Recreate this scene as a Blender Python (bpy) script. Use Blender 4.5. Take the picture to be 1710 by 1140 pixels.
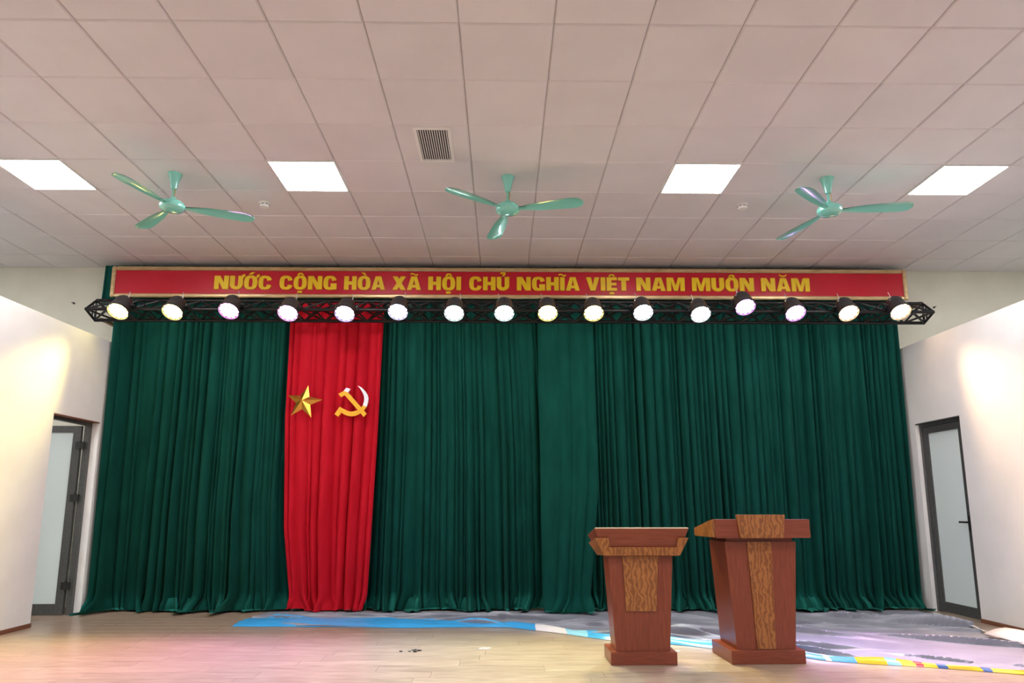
import bpy, math, random
from mathutils import Vector, Matrix

for o in list(bpy.data.objects):
    bpy.data.objects.remove(o, do_unlink=True)
SC = bpy.context.scene
COL = SC.collection
rad = math.radians

# ------------------------------------------------------------------ camera
cd = bpy.data.cameras.new('camera')
cam = bpy.data.objects.new('camera', cd)
COL.objects.link(cam)
cam.location = (0, 0, 1.17)
cam.rotation_euler = (rad(90 + 9.98), 0, rad(-0.78))
cd.sensor_fit = 'HORIZONTAL'
cd.sensor_width = 36
cd.lens = 36 * 1176 / 1710
cd.shift_y = 68 / 1710
cd.clip_start = 0.05
SC.camera = cam

# ------------------------------------------------------------------ world, exposure, light levels
w = bpy.data.worlds.new('world')
SC.world = w
w.use_nodes = True
w.node_tree.nodes['Background'].inputs[0].default_value = (0.8, 0.88, 1, 1)
w.node_tree.nodes['Background'].inputs[1].default_value = 0.3
vs = SC.view_settings
vs.view_transform = 'Standard'
vs.look = 'None'
vs.gamma = 1
vs.use_curve_mapping = False
vs.exposure = 1.55
PANEL_EMIT = 13.5
SPOT_W = 140.0
LED_EMIT = 7.0

ZC = 4.16           # ceiling height
GX, GY = -0.28, 5.18  # ceiling grid origin (0.6 m tiles)
XL, XR = -4.63, 4.90  # side partition faces
YB = 8.65           # back wall
HX0, HX1, HY0 = -7.48, 7.52, -8.02

# ------------------------------------------------------------------ helpers
class MB:
    def __init__(s):
        s.v = []; s.f = []
    def add(s, vs_, fs):
        n = len(s.v)
        s.v += [tuple(v) for v in vs_]
        s.f += [tuple(i + n for i in f) for f in fs]
        return s
    def box(s, a, b):
        (x0, y0, z0), (x1, y1, z1) = a, b
        return s.add([(x0,y0,z0),(x1,y0,z0),(x1,y1,z0),(x0,y1,z0),(x0,y0,z1),(x1,y0,z1),(x1,y1,z1),(x0,y1,z1)],
                     [(3,2,1,0),(4,5,6,7),(0,1,5,4),(1,2,6,5),(2,3,7,6),(3,0,4,7)])
    def hexa(s, bot, top):
        return s.add(list(bot) + list(top), [(3,2,1,0),(4,5,6,7),(0,1,5,4),(1,2,6,5),(2,3,7,6),(3,0,4,7)])
    def cbox(s, a, b, c=0.004):
        """box with chamfered edges along every direction (three nested slabs hull)"""
        (x0, y0, z0), (x1, y1, z1) = a, b
        V = []
        for z, e in ((z0, c), (z0 + c, 0), (z1 - c, 0), (z1, c)):
            V += [(x0+e+c,y0+e,z),(x1-e-c,y0+e,z),(x1-e,y0+e+c,z),(x1-e,y1-e-c,z),(x1-e-c,y1-e,z),(x0+e+c,y1-e,z),(x0+e,y1-e-c,z),(x0+e,y0+e+c,z)]
        F = [tuple(range(7, -1, -1)), tuple(range(24, 32))]
        for k in range(3):
            for i in range(8):
                j = (i + 1) % 8
                F.append((k*8+i, k*8+j, k*8+8+j, k*8+8+i))
        return s.add(V, F)
    def prism(s, poly, d0, d1, axis='y'):
        """poly of 2D points, extruded along an axis from d0 to d1"""
        n = len(poly)
        def P(p, d):
            return {'y': (p[0], d, p[1]), 'z': (p[0], p[1], d), 'x': (d, p[0], p[1])}[axis]
        V = [P(p, d0) for p in poly] + [P(p, d1) for p in poly]
        F = [tuple(range(n)), tuple(range(2*n-1, n-1, -1))]
        for i in range(n):
            j = (i + 1) % n
            F.append((i, i + n, j + n, j))
        return s.add(V, F)
    def tube(s, p, q, r, n=8, r2=None, cap=True):
        p, q = Vector(p), Vector(q)
        d = (q - p).normalized()
        a = d.orthogonal().normalized(); b = d.cross(a)
        r2 = r if r2 is None else r2
        V = []
        for c, rr in ((p, r), (q, r2)):
            for i in range(n):
                t = 2*math.pi*i/n
                V.append(c + (a*math.cos(t) + b*math.sin(t))*rr)
        F = [(i, (i+1) % n, n+(i+1) % n, n+i) for i in range(n)]
        if cap:
            F += [tuple(range(n-1, -1, -1)), tuple(range(n, 2*n))]
        return s.add(V, F)
    def lathe(s, prof, n=24, M=None, cap=True):
        V = []; F = []
        for r, z in prof:
            for i in range(n):
                t = 2*math.pi*i/n
                V.append(Vector((r*math.cos(t), r*math.sin(t), z)))
        for k in range(len(prof)-1):
            for i in range(n):
                j = (i+1) % n
                F.append((k*n+i, k*n+j, k*n+n+j, k*n+n+i))
        if cap:
            F += [tuple(range(n-1, -1, -1)), tuple(range((len(prof)-1)*n, len(prof)*n))]
        if M is not None:
            V = [M @ v for v in V]
        return s.add(V, F)
    def grid(s, rows):
        m = len(rows[0]); V = [p for r in rows for p in r]; F = []
        for a in range(len(rows)-1):
            for b in range(m-1):
                F.append((a*m+b, a*m+b+1, a*m+m+b+1, a*m+m+b))
        return s.add(V, F)
    def mesh(s, name, mat, smooth=False):
        me = bpy.data.meshes.new(name)
        me.from_pydata(s.v, [], s.f)
        if mat: me.materials.append(mat)
        if smooth:
            me.polygons.foreach_set('use_smooth', [True]*len(me.polygons))
            try: me.set_sharp_from_angle(angle=rad(38))
            except Exception: pass
        me.update()
        return me
    def build(s, name, mat, parent=None, smooth=False, loc=None):
        return put(name, s.mesh(name, mat, smooth), parent, loc)

def put(name, me, parent=None, loc=None, rot=None):
    o = bpy.data.objects.new(name, me)
    COL.objects.link(o)
    if parent is not None: o.parent = parent
    if loc is not None: o.location = loc
    if rot is not None: o.rotation_euler = rot
    return o

def tag(o, label, cat, group=None):
    o['label'] = label; o['category'] = cat
    if group: o['group'] = group
    return o

def thing(name, label, cat, loc=(0, 0, 0), rz=0, group=None):
    o = put(name, None, None, loc, (0, 0, rz))
    o.empty_display_size = 0.1
    return tag(o, label, cat, group)

def struct(o, label=None, cat=None):
    o['kind'] = 'structure'
    if label: o['label'] = label
    if cat: o['category'] = cat
    return o

# ------------------------------------------------------------------ materials
def mat(name, col=(0.8, 0.8, 0.8), rough=0.5, metal=0.0, spec=0.5, emit=None, es=0.0, sheen=0.0, coat=0.0):
    m = bpy.data.materials.new(name); m.use_nodes = True
    p = m.node_tree.nodes['Principled BSDF']
    p.inputs['Base Color'].default_value = (*col, 1)
    p.inputs['Roughness'].default_value = rough
    p.inputs['Metallic'].default_value = metal
    p.inputs['Specular IOR Level'].default_value = spec
    p.inputs['Sheen Weight'].default_value = sheen
    p.inputs['Coat Weight'].default_value = coat
    if emit:
        p.inputs['Emission Color'].default_value = (*emit, 1)
        p.inputs['Emission Strength'].default_value = es
    return m

def nodes(m):
    nt = m.node_tree
    return nt, nt.nodes, nt.links, nt.nodes['Principled BSDF']

def noise_mix(m, c1, c2, scale=(1, 1, 1), ns=5.0, detail=4.0, lo=0.35, hi=0.65, dist=0.0, bump=0.0, coord='Object', rnd=0.0):
    """procedural two-tone noise on the base colour, optional bump, optional per-object tint"""
    nt, N, L, p = nodes(m)
    tc = N.new('ShaderNodeTexCoord'); mp = N.new('ShaderNodeMapping')
    mp.inputs['Scale'].default_value = scale
    L.new(tc.outputs[coord], mp.inputs['Vector'])
    nz = N.new('ShaderNodeTexNoise')
    nz.inputs['Scale'].default_value = ns; nz.inputs['Detail'].default_value = detail
    nz.inputs['Distortion'].default_value = dist
    L.new(mp.outputs[0], nz.inputs['Vector'])
    cr = N.new('ShaderNodeValToRGB')
    cr.color_ramp.elements[0].position = lo; cr.color_ramp.elements[0].color = (*c1, 1)
    cr.color_ramp.elements[1].position = hi; cr.color_ramp.elements[1].color = (*c2, 1)
    L.new(nz.outputs['Fac'], cr.inputs[0])
    out = cr.outputs[0]
    if rnd:
        oi = N.new('ShaderNodeObjectInfo'); hs = N.new('ShaderNodeHueSaturation')
        mr = N.new('ShaderNodeMapRange')
        mr.inputs['To Min'].default_value = 1 - rnd; mr.inputs['To Max'].default_value = 1 + rnd
        L.new(oi.outputs['Random'], mr.inputs[0]); L.new(mr.outputs[0], hs.inputs['Value'])
        L.new(out, hs.inputs['Color']); out = hs.outputs[0]
        ad = N.new('ShaderNodeVectorMath'); ad.operation = 'ADD'
        mu = N.new('ShaderNodeMath'); mu.operation = 'MULTIPLY'; mu.inputs[1].default_value = 37
        L.new(oi.outputs['Random'], mu.inputs[0])
        L.new(mp.outputs[0], ad.inputs[0]); L.new(mu.outputs[0], ad.inputs[1]); L.new(ad.outputs[0], nz.inputs['Vector'])
    L.new(out, p.inputs['Base Color'])
    if bump:
        b = N.new('ShaderNodeBump'); b.inputs['Strength'].default_value = bump; b.inputs['Distance'].default_value = 0.01
        L.new(nz.outputs['Fac'], b.inputs['Height']); L.new(b.outputs[0], p.inputs['Normal'])
    return m

def velvet(name, c1, c2, nap=1.3, sheen=0.06, tint=(0.3, 0.9, 0.7)):
    """pile fabric: fine mottling plus a nap that lies downwards (leans the pile normal)"""
    m = mat(name, c1, 0.75, spec=0.15, sheen=sheen)
    noise_mix(m, c1, c2, (1, 1, 0.25), 9.0, 6.0, 0.3, 0.7)
    nt, N, L, p = nodes(m)
    p.inputs['Sheen Tint'].default_value = (*tint, 1)
    p.inputs['Sheen Roughness'].default_value = 0.4
    # N' = normalize(n + nap * (d - (d.n) n)) with d pointing down the cloth
    g = N.new('ShaderNodeNewGeometry')
    def vm(op, a, b=None, sc=None):
        k = N.new('ShaderNodeVectorMath'); k.operation = op
        for idx, val in ((0, a), (1, b)):
            if val is None: continue
            if isinstance(val, tuple): k.inputs[idx].default_value = val
            else: L.new(val, k.inputs[idx])
        if sc is not None:
            if isinstance(sc, (int, float)): k.inputs['Scale'].default_value = sc
            else: L.new(sc, k.inputs['Scale'])
        return k
    n = g.outputs['Normal']
    dt = vm('DOT_PRODUCT', n, (0, 0, -1))
    pr = vm('SCALE', n, sc=dt.outputs['Value'])
    tg = vm('SUBTRACT', (0, 0, -1), pr.outputs[0])
    ts = vm('SCALE', tg.outputs[0], sc=nap)
    ad = vm('ADD', n, ts.outputs[0])
    nn = vm('NORMALIZE', ad.outputs[0])
    L.new(nn.outputs[0], p.inputs['Normal'])
    return m

M = {}
M['wall'] = noise_mix(mat('white_paint', rough=0.7, spec=0.2), (0.80, 0.79, 0.77), (0.84, 0.83, 0.81), ns=3)
M['cream'] = noise_mix(mat('cream_paint', rough=0.7, spec=0.2), (0.78, 0.75, 0.63), (0.82, 0.79, 0.67), ns=3)
M['tile'] = noise_mix(mat('ceiling_tile_metal', rough=0.5, spec=0.3), (0.74, 0.71, 0.735), (0.78, 0.75, 0.775), ns=2, rnd=0.02)
M['ceil'] = mat('ceiling_void', (0.45, 0.43, 0.42), 0.9, spec=0.1)
M['plank'] = noise_mix(mat('laminate_plank', rough=0.28, spec=0.45), (0.25, 0.175, 0.125), (0.44, 0.335, 0.25), (1.2, 14, 1), 4, 6, 0.3, 0.7, 0.4, rnd=0.06)
M['subfloor'] = mat('subfloor', (0.22, 0.15, 0.10), 0.6)
M['hallfloor'] = noise_mix(mat('laminate_hall', rough=0.35, spec=0.4), (0.25, 0.175, 0.125), (0.44, 0.335, 0.25), (1.2, 14, 1), 4, 6, 0.3, 0.7, 0.4)
M['skirt'] = mat('baseboard_brown', (0.20, 0.075, 0.04), 0.45)
M['green'] = velvet('green_velvet', (0.0065, 0.115, 0.089), (0.0105, 0.160, 0.126))
M['red_cloth'] = velvet('red_velvet', (0.50, 0.004, 0.016), (0.58, 0.008, 0.024), nap=0.2, sheen=0.05, tint=(1, 0.3, 0.3))
M['banner'] = noise_mix(mat('banner_red', rough=0.28, spec=0.45), (0.60, 0.007, 0.026), (0.66, 0.012, 0.035), ns=2)
M['gold_frame'] = noise_mix(mat('gilded_frame', rough=0.3, metal=0.55), (0.66, 0.46, 0.22), (0.82, 0.62, 0.35), (1, 1, 6), 8)
M['yellow'] = mat('letter_yellow', (1.0, 0.68, 0.008), 0.4)
M['truss'] = mat('black_steel', (0.005, 0.005, 0.006), 0.3, spec=0.4)
M['can'] = mat('lamp_housing', (0.03, 0.028, 0.03), 0.38, spec=0.6)
M['silver'] = mat('zinc_clamp', (0.75, 0.75, 0.75), 0.35, metal=0.6)
M['rust'] = noise_mix(mat('bracket_brown', rough=0.6), (0.20, 0.11, 0.05), (0.42, 0.27, 0.13), ns=20)
M['fan'] = mat('mint_enamel', (0.25, 0.70, 0.60), 0.22, spec=0.6, coat=0.4)
M['fan_dark'] = mat('fan_wire', (0.45, 0.28, 0.05), 0.5)
M['white_plastic'] = mat('white_plastic', (0.85, 0.84, 0.82), 0.4)
M['dark'] = mat('duct_black', (0.015, 0.012, 0.012), 0.8)
M['alu'] = noise_mix(mat('grey_aluminium', rough=0.45, metal=0.2), (0.075, 0.078, 0.075), (0.11, 0.112, 0.108), (1, 1, 1), 60, 3)
M['alu_dark'] = mat('hinge_black', (0.02, 0.02, 0.02), 0.4)
M['frost'] = mat('frosted_glass', (0.76, 0.87, 0.86), 0.35, spec=0.4)
M['gold'] = mat("star_gold", (0.98, 0.52, 0.09), 0.28, metal=1.0)
M['amber'] = mat('emblem_amber', (0.83, 0.43, 0.01), 0.35)
M['blade_white'] = mat('emblem_white', (0.80, 0.80, 0.86), 0.35)
M['tarp'] = noise_mix(mat('grey_tarpaulin', rough=0.42, spec=0.4), (0.24, 0.25, 0.30), (0.31, 0.32, 0.37), ns=3)
M['paper'] = mat('white_paper', (0.68, 0.68, 0.70), 0.6)

def wood(name, c1, c2, scale, rough=0.3):
    m = noise_mix(mat(name, rough=rough, spec=0.45), c1, c2, scale, 5.0, 7.0, 0.3, 0.7, 0.3)
    return m
M['mahog_v'] = wood('mahogany_upright', (0.150, 0.028, 0.013), (0.245, 0.058, 0.028), (30, 30, 1.2))
M['mahog_h'] = wood('mahogany_level', (0.150, 0.028, 0.013), (0.245, 0.058, 0.028), (1.2, 30, 30))
def burl(name):
    m = mat(name, rough=0.32, spec=0.45)
    nt, N, L, p = nodes(m)
    tc = N.new('ShaderNodeTexCoord')
    mp = N.new('ShaderNodeMapping'); mp.inputs['Scale'].default_value = (1, 1, 0.55)
    nz = N.new('ShaderNodeTexNoise'); nz.inputs['Scale'].default_value = 9; nz.inputs['Detail'].default_value = 5
    wv = N.new('ShaderNodeTexWave'); wv.inputs['Scale'].default_value = 9; wv.inputs['Distortion'].default_value = 11
    wv.inputs['Detail'].default_value = 4; wv.inputs['Detail Scale'].default_value = 2.2
    cr = N.new('ShaderNodeValToRGB')
    cr.color_ramp.elements[0].position = 0.15; cr.color_ramp.elements[0].color = (0.20, 0.066, 0.018, 1)
    cr.color_ramp.elements[1].position = 0.85; cr.color_ramp.elements[1].color = (0.34, 0.130, 0.036, 1)
    L.new(tc.outputs['Object'], mp.inputs[0]); L.new(mp.outputs[0], nz.inputs[0]); L.new(mp.outputs[0], wv.inputs[0])
    L.new(wv.outputs['Color'], cr.inputs[0]); L.new(cr.outputs[0], p.inputs['Base Color'])
    return m
M['burl'] = burl('burl_veneer')
M['top_edge'] = mat('lit_edge_pale', (0.55, 0.42, 0.27), 0.4)  # pale tone paints in the stage light catching the desk's top edge

# ------------------------------------------------------------------ floor
# planks run across the stage; the visible part is laid plank by plank
sub = MB().box((HX0, HY0, -0.06), (HX1, YB, -0.012)).build('floor', M['subfloor'])
struct(sub)
PW, PL = 0.19, 1.22
FY0 = 4.40
MB().box((HX0, HY0, -0.012), (HX1, FY0, 0.0)).build('floor_boards', M['hallfloor'], sub)['kind'] = 'stuff'
plank_me = {}
row = 0; y = FY0
rp = random.Random(4)
while y < YB - 0.01:
    y1 = min(y + PW, YB - 0.005)
    x = -5.3 - rp.random() * PL
    while x < 5.3:
        a, b = max(x, -5.25), min(x + PL, 5.25)
        if b - a > 0.03:
            key = (round(b - a, 3), round(y1 - y, 3))
            if key not in plank_me:
                plank_me[key] = MB().cbox((0.0008, 0.0008, -0.012), (key[0] - 0.0008, key[1] - 0.0008, 0), 0.0012).mesh('plank', M['plank'])
            put('plank', plank_me[key], sub, (a, y, 0))
        x += PL
    y += PW; row += 1
for a, b in ((HX0, -5.25), (5.25, HX1)):
    MB().box((a, FY0, -0.012), (b, YB, 0)).build('floor_boards', M['hallfloor'], sub)['kind'] = 'stuff'

# ------------------------------------------------------------------ walls
struct(MB().box((HX0 - 0.2, YB, -0.06), (HX1 + 0.2, YB + 0.2, ZC + 0.3)).build('wall_back', M['cream']))
struct(MB().box((HX0 - 0.2, HY0, -0.06), (HX0, YB, ZC + 0.3)).build('wall_hall_left', M['wall']))
struct(MB().box((HX1, HY0, -0.06), (HX1 + 0.2, YB, ZC + 0.3)).build('wall_hall_right', M['wall']))
struct(MB().box((HX0 - 0.2, HY0 - 0.2, -0.06), (HX1 + 0.2, HY0, ZC + 0.3)).build('wall_front', M['wall']))
PT = 0.16; PZ = 3.08; PY0 = 3.0
DL = (7.28, 8.12, 2.12); DR = (7.44, 8.26, 2.13)
def partition(name, x0, x1, D):
    m = MB()
    m.box((x0, PY0, 0), (x1, D[0], PZ)); m.box((x0, D[1], 0), (x1, YB, PZ)); m.box((x0, D[0], D[2]), (x1, D[1], PZ))
    o = m.build(name, M['wall']); struct(o)
    return o
partition('wall_left', XL - PT, XL, DL)
partition('wall_right', XR, XR + PT, DR)
struct(MB().box((HX0, PY0, 0), (XL - PT, PY0 + PT, PZ)).build('wall_left_end', M['wall']))
struct(MB().box((XR + PT, PY0, 0), (HX1, PY0 + PT, PZ)).build('wall_right_end', M['wall']))
struct(MB().box((XL, PY0, 0), (XL + 0.012, DL[0], 0.04)).build('baseboard_left', M['skirt']))
struct(MB().box((XR - 0.012, PY0, 0), (XR, DR[0], 0.04)).build('baseboard_right', M['skirt']))

# ------------------------------------------------------------------ ceiling: frame plane and lay-in tiles
ceil = struct(MB().box((HX0, HY0, ZC + 0.012), (HX1, YB, ZC + 0.1)).build('ceiling', M['ceil']))
g = 0.003
tile_me = {}
def tile_mesh(wd, dp):
    k = (round(wd, 3), round(dp, 3))
    if k not in tile_me:
        m = MB(); c = 0.009; h = 0.012
        a, b, d, e = g, wd - g, g, dp - g
        m.add([(a,d,h),(b,d,h),(b,e,h),(a,e,h),(a,d,c),(b,d,c),(b,e,c),(a,e,c),
               (a+c,d+c,0),(b-c,d+c,0),(b-c,e-c,0),(a+c,e-c,0)],
              [(11,10,9,8),(0,1,5,4),(1,2,6,5),(2,3,7,6),(3,0,4,7),(4,5,9,8),(5,6,10,9),(6,7,11,10),(7,4,8,11)])
        tile_me[k] = m.mesh('ceiling_tile', M['tile'])
    return tile_me[k]
PANX = [-6.88, -4.48, -2.08, 1.52, 3.92, 6.32]
def is_panel(i, j):
    x = GX + 0.6*i
    return j == 1 and any(abs(x - p) < 0.05 for p in PANX)
for j in range(-3, 6):
    y0 = GY + 0.6*j; y1 = min(y0 + 0.6, YB)
    for i in range(-12, 13):
        if is_panel(i, j): continue
        x0 = GX + 0.6*i
        # columns that the lens sees at this depth
        if abs(x0 + 0.3) > 0.80*(y0 + 0.6) + 0.9: continue
        put('ceiling_tile', tile_mesh(0.6, y1 - y0), ceil, (x0, y0, ZC))
MB().box((HX0, HY0, ZC), (HX1, GY - 1.8 - 0.003, ZC + 0.012)).build('ceiling_field', M['tile'], ceil)
for j in range(-3, 6):      # the unseen ends of the rows
    y0 = GY + 0.6*j; y1 = min(y0 + 0.6, YB)
    lim = 0.80*(y0 + 0.6) + 0.9
    xs = [GX + 0.6*i for i in range(-12, 13) if abs(GX + 0.6*i + 0.3) <= lim]
    if xs[0] - HX0 > 0.1: MB().box((HX0, y0, ZC), (xs[0] - g, y1, ZC + 0.012)).build('ceiling_field', M['tile'], ceil)
    if HX1 - (xs[-1] + 0.6) > 0.1: MB().box((xs[-1] + 0.6 + g, y0, ZC), (HX1, y1, ZC + 0.012)).build('ceiling_field', M['tile'], ceil)

# ------------------------------------------------------------------ LED ceiling panels
M['diff'] = mat('led_diffuser', (0.9, 0.9, 0.9), 0.4, emit=(0.95, 0.98, 1.0), es=PANEL_EMIT)
pf = MB()
for a, b in (((0, 0, 0), (0.6, 0.014, 0.02)), ((0, 0.586, 0), (0.6, 0.6, 0.02)), ((0, 0.014, 0), (0.014, 0.586, 0.02)), ((0.586, 0.014, 0), (0.6, 0.586, 0.02))):
    pf.box(a, b)
pf_me = pf.mesh('light_frame', M['white_plastic'])
df_me = MB().box((0.014, 0.014, 0.004), (0.586, 0.586, 0.016)).mesh('diffuser', M['diff'])
PLAB = {1: 'lit square ceiling panel at the left edge of the picture', 2: 'lit square ceiling panel between the left ceiling fan and the air vent',
        3: 'lit square ceiling panel between the middle and right ceiling fans', 4: 'lit square ceiling panel right of the right ceiling fan'}
for r, y0 in enumerate((5.78, 2.18, -1.42, -5.02)):  # later rows and outermost columns are unseen panels added to light the hall
    for k, x0 in enumerate(PANX):
        lab = PLAB[k] if (r == 0 and k in PLAB) else 'unseen square ceiling panel added beyond the frame to light the hall'
        t = thing('ceiling_light', lab, 'ceiling light', (x0, y0, ZC - 0.010), 0, 'square ceiling light panels' if r == 0 and k in PLAB else 'added ceiling panels out of view')
        put('light_frame', pf_me, t); put('diffuser', df_me, t)

# ------------------------------------------------------------------ doors
def make_door(name, lab, xf, D, side, opened):
    """xf wall face; side -1 left wall, +1 right wall; frame set 8 cm back in the wall"""
    y0, y1, h = D
    root = put(name, None, None, (xf, y0, 0)); struct(root, lab)
    wd = y1 - y0; s = side
    rc = 0.08 if opened else 0.045      # how far the frame sits back in the wall
    fx0, fx1 = sorted((s*rc, s*(rc + 0.06)))
    fr = MB()
    fr.box((fx0, 0, 0), (fx1, 0.045, h)); fr.box((fx0, wd - 0.045, 0), (fx1, wd, h)); fr.box((fx0, 0.045, h - 0.045), (fx1, wd - 0.045, h))
    fr.build('door_frame', M['alu'], root)
    # leaf, built from the hinge (far jamb) towards the viewer, local axes: -y along leaf, x thickness
    lw = wd - 0.094; lh = h - 0.06; st = 0.085
    leaf = put('door_leaf', None, root, (s*(rc + 0.03), wd - 0.047, 0.01))
    if opened: leaf.rotation_euler = (0, 0, s*rad(88)); leaf.location = (s*0.16, wd - 0.05, 0.01)
    f = MB(); t0, t1 = -0.02, 0.02
    f.box((t0, -st, 0), (t1, 0, lh)); f.box((t0, -lw, 0), (t1, -lw + st, lh))
    f.box((t0, -lw + st, lh - 0.075), (t1, -st, lh)); f.box((t0, -lw + st, 0), (t1, -st, 0.11))
    f.build('leaf_frame', M['alu'], leaf)
    MB().box((-0.005, -lw + st, 0.11), (0.005, -st, lh - 0.075)).build('glass_pane', M['frost'], leaf)
    hd = MB()
    for sg in (-1, 1):
        hx = sg*0.02
        a, b = sorted((hx, hx + sg*0.012)); hd.box((a, -lw + 0.025, 0.90), (b, -lw + 0.06, 1.06))
        a, b = sorted((hx + sg*0.012, hx + sg*0.05)); hd.box((a, -lw + 0.035, 0.985), (b, -lw + 0.05, 1.0))
        a, b = sorted((hx + sg*0.038, hx + sg*0.05)); hd.box((a, -lw + 0.035, 0.983), (b, -lw + 0.16, 1.002))
    hd.build('door_handle', M['alu_dark'], leaf)
    hm = MB().tube((0, 0, -0.05), (0, 0, 0.05), 0.014).box((-0.012, -0.045, -0.04), (0.012, 0.045, 0.04)).mesh('hinge', M['alu_dark'])
    for z in (0.3, 1.25, lh - 0.22) if opened else ():
        put('hinge', hm, leaf, (-s*0.02, 0.004, z))
    return root
make_door('door_1', 'open grey framed glass door in the left side wall', XL, DL, -1, True)
make_door('door_2', 'closed grey framed frosted glass door in the right side wall', XR, DR, 1, False)
for s_, xf, D in ((-1, XL, DL), (1, XR, DR)):
    a, b = sorted((xf, xf + s_*PT))
    struct(MB().box((a, D[0], D[2] - 0.012), (b, D[1], D[2])).build('trim_1' if s_ < 0 else 'trim_2', M['skirt'] if s_ < 0 else M['alu']))

# ------------------------------------------------------------------ curtains
def sstep(t):
    t = max(0.0, min(1.0, t)); return t*t*(3 - 2*t)

def lerp_tab(tab, v):
    for (a, p), (b, q) in zip(tab, tab[1:]):
        if v <= b:
            t = (v - a)/(b - a)
            return p + (q - p)*t
    return tab[-1][1]

def curtain_mesh(L, R, Y, ztop, zbot, fold, amp, seed, ret=None, puddle=0.15, flare=None, rows=30, gather=0.0):
    """L and R: tables (v, X) of the two edges from top (0) to bottom (1). Ridges bulge to -Y."""
    rn = random.Random(seed)
    width = abs(lerp_tab(R, 0) - lerp_tab(L, 0))
    us = []; ys = []; pid = []
    u = 0.0; k = 0; S = 7
    folds = []
    while u < 1.0:
        wd = fold*rn.choice((0.5, 0.7, 0.8, 1.0, 1.1, 1.3, 1.7))*rn.uniform(0.85, 1.15)/width
        folds.append((u, min(u + wd, 1.0), amp*rn.uniform(0.4, 1.4)*min(1.2, (wd*width/fold)**0.6), rn.uniform(0.35, 0.65), rn.uniform(-1, 1), rn.random()))
        u += wd
    for fi, (a, b, A, sk, ph, q) in enumerate(folds):
        for i in range(S):
            t = i/S
            us.append(a + (b - a)*t); ys.append((fi, t))
    us.append(1.0); ys.append((len(folds) - 1, 1.0))
    G = []
    for r in range(rows + 1):
        v = r/rows
        v = 1 - (1 - v)**1.25
        rowp = []
        for u, (fi, t) in zip(us, ys):
            a, b, A, sk, ph, q = folds[fi]
            tt = t**(math.log(0.5)/math.log(sk)) if t > 0 else 0
            ridge = math.sin(math.pi*tt)**0.75 if 0 < tt < 1 else 0
            # neighbouring folds merge and part slowly down the drop
            mod = 0.75 + 0.35*math.sin(2.2*v + 5*q + fi*0.7)
            am = A*(0.55 + 0.55*v)*mod
            x = lerp_tab(L, v)*(1 - u) + lerp_tab(R, v)*u
            x += 0.03*math.sin(u*width*1.7 + seed)*v*v*min(1, u*12, (1 - u)*12) + 0.012*math.sin(fi*1.9 + 3*v)*v*min(1, u*12, (1-u)*12)
            yy = Y - am*ridge - 0.02*math.sin(u*width*2.3 + seed*1.3)*(0.3 + v)
            z = ztop + (zbot - ztop)*v
            if flare: yy -= flare*max(0.0, v - 0.25)/0.75
            if ret: yy -= ret(x, v)
            pz = sstep((v - 0.955)/0.045)
            if pz > 0 and puddle:
                yy -= pz*puddle*(0.25 + 0.9*q)
                x += pz*0.07*ph
                z += pz*0.02*math.sin(7*u*width + 3*q)
            rowp.append((x, yy, max(z, 0.013)))
        G.append(rowp)
    if puddle:   # hem lying on the floor
        last = G[-1]; hem = []
        for (x, yy, z), (fi, t) in zip(last, ys):
            q = folds[fi][5]; ph = folds[fi][4]
            hem.append((x + 0.04*ph, yy - puddle*(0.15 + 1.1*q*q), 0.020 + 0.03*q*abs(math.sin(fi*2.1 + 3*t))))
        G.append(hem)
    return MB().grid(G)

def retL(x, v): return 0.27*sstep((-4.44 - x)/0.16) - 0.13*sstep((x + 2.66)/0.14)
def retM(x, v): return -0.13*sstep((-1.36 - x)/0.14) - 0.06*sstep((x - 0.36)/0.1)
def retR(x, v): return 0.04*sstep((x - 4.75)/0.12) - 0.06*sstep((1.16 - x)/0.1)
CG = 'green stage curtains'
def add_curtain(name, lab, m, mt, group=CG):
    o = m.build(name, mt, None, True)
    return tag(o, lab, 'curtain', group)
ZT = 3.60
add_curtain('stage_curtain', 'dark green velvet curtain left of the red drape', curtain_mesh([(0, -4.60), (1, -4.59)], [(0, -2.28), (0.7, -2.28), (1, -2.20)], 8.40, 3.60, 0.02, 0.080, 0.095, 3, retL), M['green'])
add_curtain('stage_curtain', 'dark green velvet curtain right beside the red drape', curtain_mesh([(0, -1.72), (1, -1.74)], [(0, 0.50), (0.5, 0.60), (1, 0.62)], 8.42, ZT, 0.02, 0.080, 0.095, 11, retM), M['green'])
add_curtain('stage_curtain', 'narrow green curtain panel pulled forward, its hem spilling over the grey sheet', curtain_mesh([(0, 0.42), (0.5, 0.44), (1, 0.45)], [(0, 1.10), (0.6, 1.12), (1, 0.97)], 8.34, ZT, 0.02, 0.13, 0.045, 23, None, 0.07, 0.24), M['green'])
add_curtain('stage_curtain', 'widest green velvet curtain behind the two lecterns, reaching the right wall', curtain_mesh([(0, 0.95), (1, 1.0)], [(0, 4.87), (1, 4.85)], 8.42, ZT, 0.02, 0.080, 0.095, 31, retR, 0.15), M['green'])
add_curtain('red_drape', 'bright red pleated drape carrying the star and the hammer and sickle', curtain_mesh([(0, -2.575), (0.4, -2.575), (0.75, -2.52), (1, -2.40)], [(0, -1.44), (0.45, -1.47), (1, -1.53)], 8.31, 3.60, 0.02, 0.085, 0.07, 47, None, 0.03), M['red_cloth'], None)
add_curtain('curtain_valance', 'short green velvet valance hanging from the ceiling behind the slogan board', curtain_mesh([(0, -4.985), (1, -4.985)], [(0, 5.06), (1, 5.06)], 8.53, 4.142, 3.62, 0.055, 0.025, 59, None, 0, None, 8), M['green'], None)

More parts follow.
